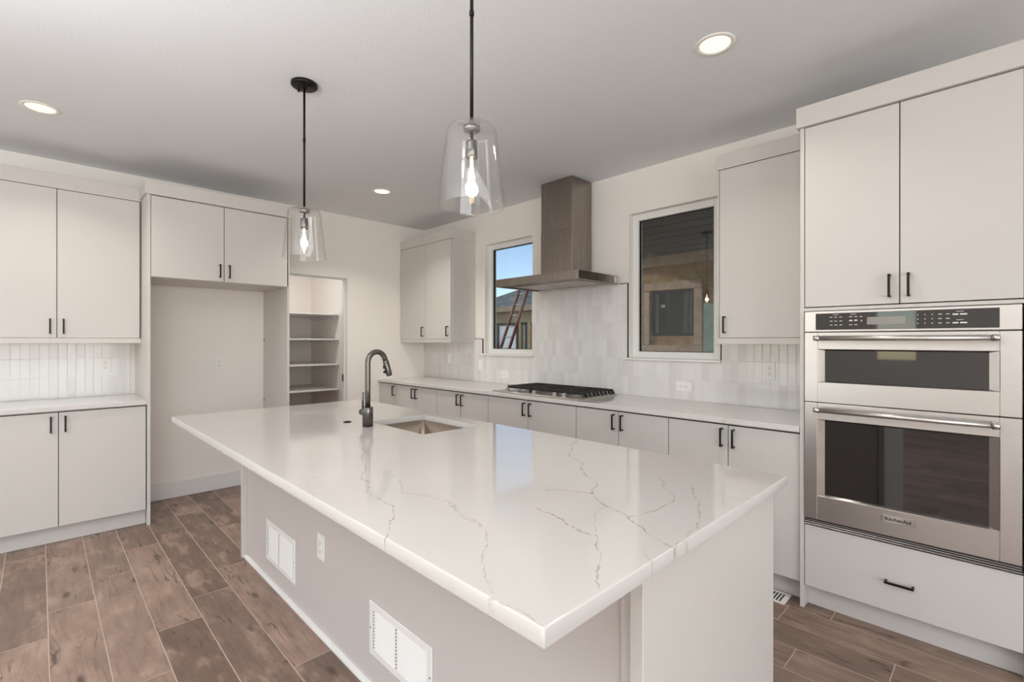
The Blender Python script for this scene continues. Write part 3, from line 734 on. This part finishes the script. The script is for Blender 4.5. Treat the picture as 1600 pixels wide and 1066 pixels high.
for x in (2.020, 2.122, 2.330, 2.551, 2.645):
    MB().lathe([(0, .921), (.024, .921), (.023, .924), (.019, .926), (.0165, .947), (.014, .949), (0, .949)], x, -.518, 28).build('knob', M['chrome'], ck)

# ------------------------------------------------------------ range hood
hd = thing('range_hood', (2.352, -.27, 1.814), 'stainless steel chimney range hood between the two windows', 'range hood')
HX0, HX1, HY = 1.908, 2.796, -.552
b = MB(); z0, z1 = 1.816, 1.882
b.box(HX0, HX1, HY, HY + .012, z0, z1, .0015).box(HX0, HX0 + .012, HY + .012, -.0125, z0, z1, .0015).box(HX1 - .012, HX1, HY + .012, -.0125, z0, z1, .0015)
b.box(HX0 + .012, HX1 - .012, HY + .012, -.0125, z1 - .008, z1, .0005)
b.build('canopy', M['steel_hood'], hd)
b = MB().box(HX0 + .012, HX1 - .012, HY + .012, -.0125, z0 + .010, z0 + .018, .0)
b.build('underside', M['steel_hood'], hd)
for i in range(2):
    x0 = HX0 + .10 + i * .36; b = MB().box(x0, x0 + .33, -.42, -.09, z0 + .003, z0 + .0098, .001)
    for k in range(12): b.box(x0 + .015 + k * .0255, x0 + .027 + k * .0255, -.41, -.10, z0 + .0, z0 + .003, .0008)
    b.build('baffle_filter', M['steel'], hd)
b = MB().box(HX0 + .30, HX0 + .46, -.525, -.50, z0 + .006, z0 + .0098, .001); b.build('control_strip', M['black_plastic'], hd)
MB().box(2.186, 2.531, -.279, -.0125, z1 + .0005, 2.28, .0015).box(2.188, 2.529, -.277, -.0125, 2.2805, H - .002, .0015).build('chimney', M['steel_hood'], hd)
MB().box(HX1 - .001, HX1 + .003, -.060, -.018, z0 + .006, z1 - .006, .001).build('end_cap', M['chrome'], hd)

# ------------------------------------------------------------ wall oven
OX0, OX1, OY = 4.303, 5.058, -.640
ov = thing('double_wall_oven', (4.68, -.33, .43), 'built-in stainless microwave and oven combination in the tall cabinet', 'oven')
MB().box(OX0 + .004, OX1 - .004, OY + .0305, -.045, .434, 1.494, .001).build('chassis', M['black_plastic'], ov)
cp = MB().box(OX0, OX1, OY, OY + .030, 1.396, 1.497, .002).build('control_panel', M['steel'], ov)
MB().box(4.352, 4.995, OY - .0015, OY + .004, 1.405, 1.486, .0012).build('touch_panel', M['oven_glass'], cp)
M['display'] = simple('grey_display', rgb(150, 146, 140), .15)
MB().box(4.560, 4.700, OY - .0022, OY - .0016, 1.427, 1.462, .0).build('display', M['display'], cp)
M['print'] = simple('white_print', rgb(225, 222, 216), .5)
b = MB()
def flush():
    global b
    b.build('printed_label', M['print'], cp); b = MB()
def mark(x, z, w, h=.0028): b.box(x - w / 2, x + w / 2, OY - .0021, OY - .0016, z - h / 2, z + h / 2, 0)
for x in (4.418, 4.437, 4.457):
    for z in (1.466, 1.447, 1.428): mark(x, z, .011)
mark(4.437, 1.478, .022, .0018); flush()
for x in (4.497, 4.517):
    for z in (1.466, 1.450, 1.447, 1.428): mark(x, z, .012)
mark(4.507, 1.478, .022, .0018); mark(4.537, 1.466, .010); mark(4.539, 1.446, .004, .006); flush()
for x in (4.742, 4.766, 4.790):
    for z in (1.466, 1.447, 1.428): mark(x, z, .0035, .0035)
flush()
for x in (4.815, 4.840):
    for z in (1.466, 1.447, 1.428): mark(x, z, .012)
flush()
for z in (1.464, 1.428): mark(4.864, z, .018, .006); mark(4.889, z, .022, .006); mark(4.878, z + .012, .024, .0018)
b.build('printed_label', M['print'], cp)
def oven_door(z0, z1, g0, g1, hz, label):
    d = MB()
    gx0, gx1 = 4.359, 4.995
    d.box(OX0, gx0, OY, OY + .028, z0, z1, .002).box(gx1, OX1, OY, OY + .028, z0, z1, .002).box(gx0, gx1, OY, OY + .028, z0, g0, .002).box(gx0, gx1, OY, OY + .028, g1, z1, .002)
    o = d.build('door', M['steel'], ov); o['label'] = label
    ix0, ix1, iz0, iz1 = gx0 + .030, gx1 - .030, g0 + .006, g1 - .006
    b = MB()                                        # sloping bright bezel round the glass
    A = [(gx0, OY + .001, g0), (gx1, OY + .001, g0), (gx1, OY + .001, g1), (gx0, OY + .001, g1)]
    B = [(ix0, OY + .012, iz0), (ix1, OY + .012, iz0), (ix1, OY + .012, iz1), (ix0, OY + .012, iz1)]
    b.poly(A + B, [(i, (i + 1) % 4, 4 + (i + 1) % 4, 4 + i) for i in range(4)])
    b.build('bezel', M['chrome'], o)
    MB().box(ix0 - .004, ix1 + .004, OY + .0125, OY + .018, iz0 - .004, iz1 + .004, 0).build('window', M['oven_glass'], o)
    b = MB().cyl((4.357, OY - .055, hz), (4.997, OY - .055, hz), .0115, seg=28)
    h = b.build('handle', M['steel'], o)
    for x in (4.368, 4.986):
        b = MB(); b.cyl((x - .012, OY - .055, hz), (x + .012, OY - .055, hz), .0135, seg=28)
        b.cyl((x, OY - .050, hz), (x, OY - .0005, hz), .009, seg=20)
        b.build('handle_bracket', M['chrome'], o)
    return o
oven_door(1.0475, 1.3920, 1.147, 1.309, 1.364, 'drop-down microwave door with shallow dark window')
dl = oven_door(.464, 1.0435, .585, .962, 1.014, 'large lower oven door with wide dark window')
pl_ = MB().box(4.612, 4.736, OY - .0015, OY - .0001, .526, .558, .0006).build('name_plate', M['chrome'], dl)
cu = bpy.data.curves.new('lettering_curve', 'FONT'); cu.body = 'KitchenAid'; cu.size = .0205; cu.extrude = .0004; cu.offset = .0004; cu.align_x = 'CENTER'; cu.align_y = 'CENTER'
to = bpy.data.objects.new('lettering_source', cu); COL.objects.link(to)
dg = bpy.context.evaluated_depsgraph_get(); me = bpy.data.meshes.new_from_object(to.evaluated_get(dg)); bpy.data.objects.remove(to)
me.transform(Matrix.Translation((4.674 - 4.68, OY - .0021 + .33, .542 - .43)) @ Matrix.Rotation(R(90), 4, 'X')); me.materials.clear(); me.materials.append(M['black_plastic'])
lo_ = bpy.data.objects.new('lettering', me); COL.objects.link(lo_); lo_.parent = dl
b = MB().box(OX0, OX1, OY + .010, OY + .030, .430, .4625, .0).build('vent_backing', M['black_plastic'], ov)
b = MB()
for z in (.4345, .4435, .4525): b.box(OX0, OX1, OY - .001 + (z - .4345) * .3, OY + .0098, z, z + .0034, .001)
b.build('vent_trim', M['steel'], ov)

# ------------------------------------------------------------ pendants
def pendant(x, y, label):
    r = thing('pendant_light', (x, y, H), label, 'pendant light', 'clear glass pendants over the island')
    MB().lathe([(0, H - .0005), (.066, H - .0005), (.066, H - .014), (.062, H - .018), (.058, H - .019), (.012, H - .026), (0, H - .026)], x, y, 48).build('canopy', M['black'], r)
    for a in (20, 200): MB().lathe([(0, H - .018), (.006, H - .018), (.006, H - .034), (0, H - .036)], x + .042 * math.cos(R(a)), y + .042 * math.sin(R(a)), 12).build('canopy_nut', M['black'], r)
    b = MB().cyl((x, y, H - .026), (x, y, 2.06), .0058, seg=16).cyl((x, y, 2.42), (x, y, 2.405), .0078, seg=16)
    b.build('rod', M['black'], r)
    zb, zt = 1.785, 2.046; ro, rt = .1085, .081
    outer = [(.011, zt), (rt - .020, zt), (rt - .009, zt - .003), (rt - .002, zt - .010), (rt + .001, zt - .020), (ro, zb + .006), (ro + .0012, zb + .002), (ro - .0005, zb)]
    t = .0028
    inner = [(ro - t - .0008, zb), (ro - t - .001, zb + .004), (rt + .001 - t, zt - .020), (rt - .002 - t, zt - .012), (rt - .011, zt - .0055), (rt - .020, zt - t), (.011, zt - t)]
    MB().lathe(outer + inner, x, y, 72, closed=True).build('glass_shade', M['clear_glass'], r)
    MB().lathe([(0, zt + .012), (.010, zt + .012), (.012, zt + .001), (.026, zt + .0005), (.0272, zt + .0), (.0272, zt + .0)], x, y, 40).lathe([(0, zt - .004), (.026, zt - .004), (.028, zt - .007), (.028, zt - .014), (.022, zt - .019), (.008, zt - .021), (0, zt - .021)], x, y, 40).build('cap', M['nickel'], r)
    so = MB().lathe([(0, zt - .021), (.006, zt - .021), (.006, zt - .046), (.017, zt - .048), (.0188, zt - .052), (.0188, zt - .103), (.017, zt - .105), (0, zt - .105)], x, y, 36).build('socket', M['pewter'], r)
    z = zt - .105
    bulb = MB().lathe([(.012, z), (.012, z - .008), (.0165, z - .022), (.0235, z - .046), (.0235, z - .062), (.019, z - .082), (.0155, z - .10), (.0155, z - .118), (.009, z - .126), (0, z - .128)], x, y, 36)
    bb = bulb.build('bulb', M['clear_glass'], r)
    b = MB()
    b.cyl((x, y, z - .002), (x, y, z - .030), .004, seg=10)
    for k in range(5):
        a = 2 * math.pi * k / 5
        b.tube([(x + .005 * math.cos(a), y + .005 * math.sin(a), z - .028), (x + .010 * math.cos(a + .4), y + .010 * math.sin(a + .4), z - .062), (x + .006 * math.cos(a + .7), y + .006 * math.sin(a + .7), z - .108)], .0016, 6)
    b.build('filament', M['filament'], bb)
    l = bpy.data.lights.new('pendant_bulb_light', 'POINT'); l.energy = 2; l.color = (1, .82, .62); l.shadow_soft_size = .02
    lo = bpy.data.objects.new('pendant_bulb_light', l); COL.objects.link(lo); lo.location = (0, 0, z - .07 - H); lo.parent = r
pendant(2.412, -2.394, 'clear glass pendant hanging over the island end nearest the fridge alcove and sink')
pendant(3.795, -2.394, 'clear glass pendant hanging over the island end nearest the oven tower')

# ------------------------------------------------------------ recessed ceiling lights
def can(x, y, label, watts=5):
    r = thing('recessed_light', (x, y, H), label, 'ceiling light', 'round recessed ceiling lights')
    MB().lathe([(.066, H - .001), (.070, H - .005), (.086, H - .0035), (.089, H - .0005), (.066, H - .0005)], x, y, 48).build('trim_ring', M['white_plastic'], r)
    MB().lathe([(0, H - .0008), (.066, H - .0008)], x, y, 48).build('lens', M['lamp_lens'], r)
    l = bpy.data.lights.new('recessed_lamp', 'AREA'); l.shape = 'DISK'; l.size = .13; l.energy = watts; l.color = (1, .95, .88); l.spread = R(125)
    lo = bpy.data.objects.new('recessed_lamp', l); COL.objects.link(lo); lo.location = (0, 0, -.008); lo.parent = r
can(1.062, -3.391, 'round recessed light above the left wall cabinets')
can(1.044, -1.168, 'small far recessed light in front of the pantry doorway', 9)
can(4.078, -1.184, 'recessed light above the aisle beside the oven tower', 3)
can(4.078, -3.391, 'recessed light above the seating side of the island')
can(2.57, -4.9, 'recessed light over the living area behind the island'); can(5.6, -4.9, 'recessed light over the middle of the living area')
l = bpy.data.lights.new('pantry_lamp', 'AREA'); l.shape = 'DISK'; l.size = .25; l.energy = 11; l.color = (.98, .98, 1)
lo = bpy.data.objects.new('pantry_lamp', l); COL.objects.link(lo); lo.location = (-.6, -1.5, H - .03)

# ------------------------------------------------------------ outlets, grilles, register
def outlet(c, out, wide, label, mat=None, kind='outlet', w=.072, h=.116):
    """c centre on surface; out '-y' or '+x'"""
    cx, cy, cz = c; r = thing('wall_outlet' if kind == 'outlet' else 'light_switch', c, label, kind)
    if wide: w, h = h, w
    def bx(b, u0, u1, v0, v1, d0, d1, bev=.0008):
        if out == '-y': b.box(cx + u0, cx + u1, cy - d1, cy - d0, cz + v0, cz + v1, bev)
        else: b.box(cx + d0, cx + d1, cy + u0, cy + u1, cz + v0, cz + v1, bev)
    b = MB(); bx(b, -w / 2, w / 2, -h / 2, h / 2, .0003, .006, .002); b.build('cover_plate', M['white_plastic'], r)
    if kind == 'switch':
        b = MB(); bx(b, -.016, .016, -.033, .033, .0062, .0095); b.build('rocker', M['white_plastic'], r); return
    for s_ in (-1, 1):
        o_ = .0195 * s_; uo, vo = (o_, 0) if wide else (0, o_)
        b = MB(); bx(b, uo - .0155, uo + .0155, vo - .0155, vo + .0155, .0062, .0085); f = b.build('receptacle', M['white_plastic'], r)
        b = MB()
        for du, dv, a_, c_ in ((-.0055, .003, .0011, .0045), (.0055, .003, .0011, .0035), (0, -.0075, .0022, .0022)):
            if wide: du, dv, a_, c_ = dv, du, c_, a_
            bx(b, uo + du - a_, uo + du + a_, vo + dv - c_, vo + dv + c_, .0086, .0090, 0)
        b.build('slots', M['black_plastic'], f)
outlet((.009, -3.020, 1.156), '+x', False, 'white wall outlet on the left tile backsplash')
outlet((0, -2.226, 1.144), '+x', False, 'white wall outlet inside the empty fridge alcove')
outlet((3.943, TY, 1.155), '-y', False, 'upright white outlet on the tile near the oven tower')
outlet((3.362, TY, 1.015), '-y', True, 'sideways white outlet on the tile below the right window')
outlet((1.450, TY, 1.008), '-y', True, 'sideways white outlet on the tile below the small window')
outlet((.530, TY, 1.150), '-y', False, 'white switch on the tile under the far corner wall cabinet', kind='switch')
outlet((1.075, TY, 1.090), '-y', False, 'white switch on the tile just left of the small window', kind='switch')
outlet((2.815, -2.470, .405), '-y', False, 'white outlet on the island face between the two grilles')

def grille(x0, x1, z0, z1, label):
    y = -2.4705; r = thing('air_grille', ((x0 + x1) / 2, y, (z0 + z1) / 2), label, 'vent grille', 'air grilles on the island face')
    b = MB(); fw = .028
    b.box(x0, x0 + fw, y - .006, y, z0, z1, .002).box(x1 - fw, x1, y - .006, y, z0, z1, .002).box(x0 + fw, x1 - fw, y - .006, y, z0, z0 + fw, .002).box(x0 + fw, x1 - fw, y - .006, y, z1 - fw, z1, .002)
    b.build('frame', M['white_plastic'], r)
    MB().box(x0 + fw, x1 - fw, y - .0006, y - .0001, z0 + fw, z1 - fw, 0).build('shadow_gap', M['gap'], r)
    n_ = 12; p = (z1 - z0 - 2 * fw) / n_; b = MB()
    for k in range(n_):
        zz = z0 + fw + k * p
        b.prism([(x0 + fw, y - .001, zz + p * .98), (x0 + fw, y - .0055, zz + p * .10), (x0 + fw, y - .0045, zz + p * .0), (x0 + fw, y - .0008, zz + p * .88)], [(x1 - fw, y - .001, zz + p * .98), (x1 - fw, y - .0055, zz + p * .10), (x1 - fw, y - .0045, zz + p * .0), (x1 - fw, y - .0008, zz + p * .88)])
    b.build('louvers', M['white_plastic'], r)
    b = MB()
    for xx in (x0 + fw + .006, (x0 + x1) / 2 - .012):
        b.box(xx - .006, xx + .006, y - .0062, y - .0050, z0 + fw * .9, z1 - fw * .9, 0)
    b.build('mullion', M['white_plastic'], r)
    b = MB()
    for xx in (x0 + fw + .006, (x0 + x1) / 2 - .012):
        for k in range(n_): b.cyl((xx, y - .0064, z0 + fw + (k + .5) * p), (xx, y - .0060, z0 + fw + (k + .5) * p), .0034, seg=10)
    for xx in (x0 + .010, x1 - .010): b.cyl((xx, y - .0066, (z0 + z1) / 2), (xx, y - .0058, (z0 + z1) / 2), .0034, seg=10)
    b.build('screw_holes', M['gap'], r)
grille(2.076, 2.504, .118, .340, 'white louvred grille on the island face nearest the fridge alcove')
grille(3.274, 3.690, .135, .340, 'white louvred grille on the island face nearest the seating end')
fr = thing('floor_register', (4.10, -.612, 0), 'white slotted metal floor register beside the base cabinet toe kick', 'vent')
b = MB(); X0, X1, Y0, Y1 = 3.92, 4.222, -.678, -.548
b.box(X0, X1, Y0, Y0 + .018, .0002, .004, .001).box(X0, X1, Y1 - .018, Y1, .0002, .004, .001).box(X0, X0 + .02, Y0 + .018, Y1 - .018, .0002, .004, .001).box(X1 - .02, X1, Y0 + .018, Y1 - .018, .0002, .004, .001)
k = 0; xx = X0 + .02
while xx < X1 - .024:
    b.box(xx + .009, xx + .0155, Y0 + .018, Y1 - .018, .0002, .0036, .0006); xx += .0155
b.build('grate', M['white_plastic'], fr)
MB().box(X0 + .019, X1 - .019, Y0 + .017, Y1 - .017, .0001, .0008, 0).build('duct_opening', M['gap'], fr)

# ------------------------------------------------------------ outdoors: porch wing, neighbour house, ladder
g_ = MB().box(-40, 20, .16, 60, -.45, -.25, 0).build('ground', M['dirt']); g_['kind'] = 'structure'; g_['label'] = 'bare tan ground outside the windows'
pw = thing('porch_wing', (3.5, 3, -.25), 'covered porch wing with tan sheathing seen through the right window', 'building')
wx0, wx1, wz0, wz1 = 1.404, 2.042, 1.421, 2.072
b = MB().box(1.02, wx0, 3, 3.15, -.25, 2.56, 0).box(wx1, 9, 3, 3.15, -.25, 2.56, 0).box(wx0, wx1, 3, 3.15, -.25, wz0, 0).box(wx0, wx1, 3, 3.15, wz1, 2.56, 0).box(1.02, 1.17, 3.15, 5.0, -.25, 2.56, 0)
b.build('wall', M['stucco'], pw)
MB().box(1.0, 9, .30, 3.2, 2.57, 2.62, 0).build('porch_ceiling', M['soffit'], pw)
MB().box(1.0, 9, 2.93, 3.0, 2.42, 2.568, .003).box(1.30, 2.166, 2.965, 3.0, wz1 + .003, 2.193, .003).box(1.30, 1.385, 2.97, 3.0, 1.30, wz1 + .0, .003).box(2.058, 2.166, 2.97, 3.0, 1.30, wz1 + .0, .003).box(1.2, 2.17, 2.975, 3.0, 1.20, 1.29, .003).build('trim_boards', M['lumber'], pw)
b = MB().box(wx0, wx0 + .035, 3.01, 3.06, wz0, wz1, .002).box(wx1 - .035, wx1, 3.01, 3.06, wz0, wz1, .002).box(wx0 + .035, wx1 - .035, 3.01, 3.06, wz0, wz0 + .04, .002).box(wx0 + .035, wx1 - .035, 3.01, 3.06, wz1 - .035, wz1, .002)
pf = b.build('window_frame', M['dark_frame'], pw)
MB().box(wx0 + .03, wx1 - .03, 3.03, 3.04, wz0 + .03, wz1 - .03, 0).build('pane', M['ext_glass'], pf)
MB().box(1.545, 1.605, 3.026, 3.0295, 1.83, 1.875, 0).build('sticker', M['print'], pf)
b = MB().prism([(2.20, 2.90, -.25), (2.80, 2.90, -.25), (2.80, 2.93, -.25), (2.20, 2.93, -.25)], [(2.20, 2.955, 1.86), (2.80, 2.955, 1.80), (2.80, 2.985, 1.80), (2.20, 2.985, 1.86)])
tag(b.build('insulation_board', M['house_wrap'], loc=(2.5, 2.92, -.25)), 'pale green board leaning on the porch wall beyond the right window', 'board')

nh = thing('neighbour_house', (-6, 8, -.25), 'tan neighbour house with grey shingle hip roof beyond the small window', 'house')
b = MB()
ex0, ex1, ey0, ey1, ez = -9.2, 3.0, 7.7, 16.0, 2.48
rz = ez + 2.0; rg = [(-5.05, 11.85, rz), (-1.0, 11.85, rz)]
b.poly([(ex0, ey0, ez), (ex1, ey0, ez), (ex1, ey1, ez), (ex0, ey1, ez)] + rg, [(0, 1, 5, 4), (1, 2, 5), (2, 3, 4, 5), (3, 0, 4), (3, 2, 1, 0)])
b.build('roof', M['shingle'], nh)
MB().box(ex0, ex1, ey0 - .03, ey0 + .05, ez - .16, ez + .01, .004).box(ex0, ex1, ey0 + .05, 8.0, ez - .16, ez - .13, 0).box(-8.9, 2.7, 8.0, 8.12, 1.96, ez - .16, 0).build('fascia', M['tan_fascia'], nh)
b = MB()
cuts = [(-8.9, -7.35), (-6.3, -6.15), (-5.9, -5.72), (-4.6, 2.7)]
for a, c in cuts: b.box(a, c, 8.0, 8.12, -.25, 1.96, 0)
b.box(-7.35, -4.6, 8.0, 8.12, -.25, .3, 0); b.box(-8.8, 2.6, 8.12, 15.8, -.25, 2.3, 0)
b.build('wall', M['stucco'], nh)
b = MB()
for a, c in ((-7.35, -6.3), (-6.15, -5.9), (-5.72, -4.6)):
    b.box(a, a + .09, 7.97, 8.02, .3, 1.96, .004).box(c - .09, c, 7.97, 8.02, .3, 1.96, .004).box(a, c, 7.97, 8.02, 1.88, 1.96, .004)
b.build('window_frame', M['dark_frame'], nh)
MB().box(-7.26, -6.39, 8.02, 8.05, .3, 1.9, 0).box(-6.0, -5.96, 8.02, 8.05, .3, 1.9, 0).build('curtain', M['window_white'], nh)
MB().box(-6.10, -5.95, 7.99, 8.0, .3, 1.9, 0).box(-5.62, -5.50, 8.02, 8.06, .3, 1.9, 0).build('wrap_strip', M['house_wrap'], nh)
MB().box(-5.50, -4.7, 8.04, 8.06, .3, 1.9, 0).build('pane', M['ext_glass'], nh)
# ladder leaning against the near eave
def at_depth(px, py, Y):
    yaw = R(45.518); f = Vector((-math.sin(yaw), math.cos(yaw), 0)); rt = Vector((math.cos(yaw), math.sin(yaw), 0))
    d = f + rt * ((px - 800) / 752.42) + Vector((0, 0, -(py - 533) / 752.42)); t = (Y + 3.3954) / d.y; return Vector((5.0024, -3.3954, 1.3495)) + d * t
l0, l1 = at_depth(782.5, 544, 5.6), at_depth(811, 455, 6.1); r0, r1 = at_depth(796, 544, 5.6), at_depth(824, 455, 6.1)
la = thing('ladder', (l0.x, l0.y, -.25), 'tall red-railed extension ladder leaning up outside the small window', 'ladder')
for p, q in ((l0, l1), (r0, r1)):
    d = (q - p) / (q.z - p.z); a_ = p + d * (-.25 - p.z); e = q + d * .02
    b = MB(); w = Vector((.022, 0, 0)); t = Vector((0, .04, 0))
    b.prism([a_ - w - t, a_ + w - t, a_ + w + t, a_ - w + t], [e - w - t, e + w - t, e + w + t, e - w + t]); b.build('rail', M['ladder_red'], la)
dl_ = (l1 - l0) / (l1.z - l0.z); dr_ = (r1 - r0) / (r1.z - r0.z)
z = -.05
while z < l1.z - .05:
    MB().cyl(l0 + dl_ * (z - l0.z), r0 + dr_ * (z - r0.z), .019, seg=10).build('rung', M['aluminium'], la); z += .30

for o in bpy.data.objects:
    if '_o' in o: del o['_o']
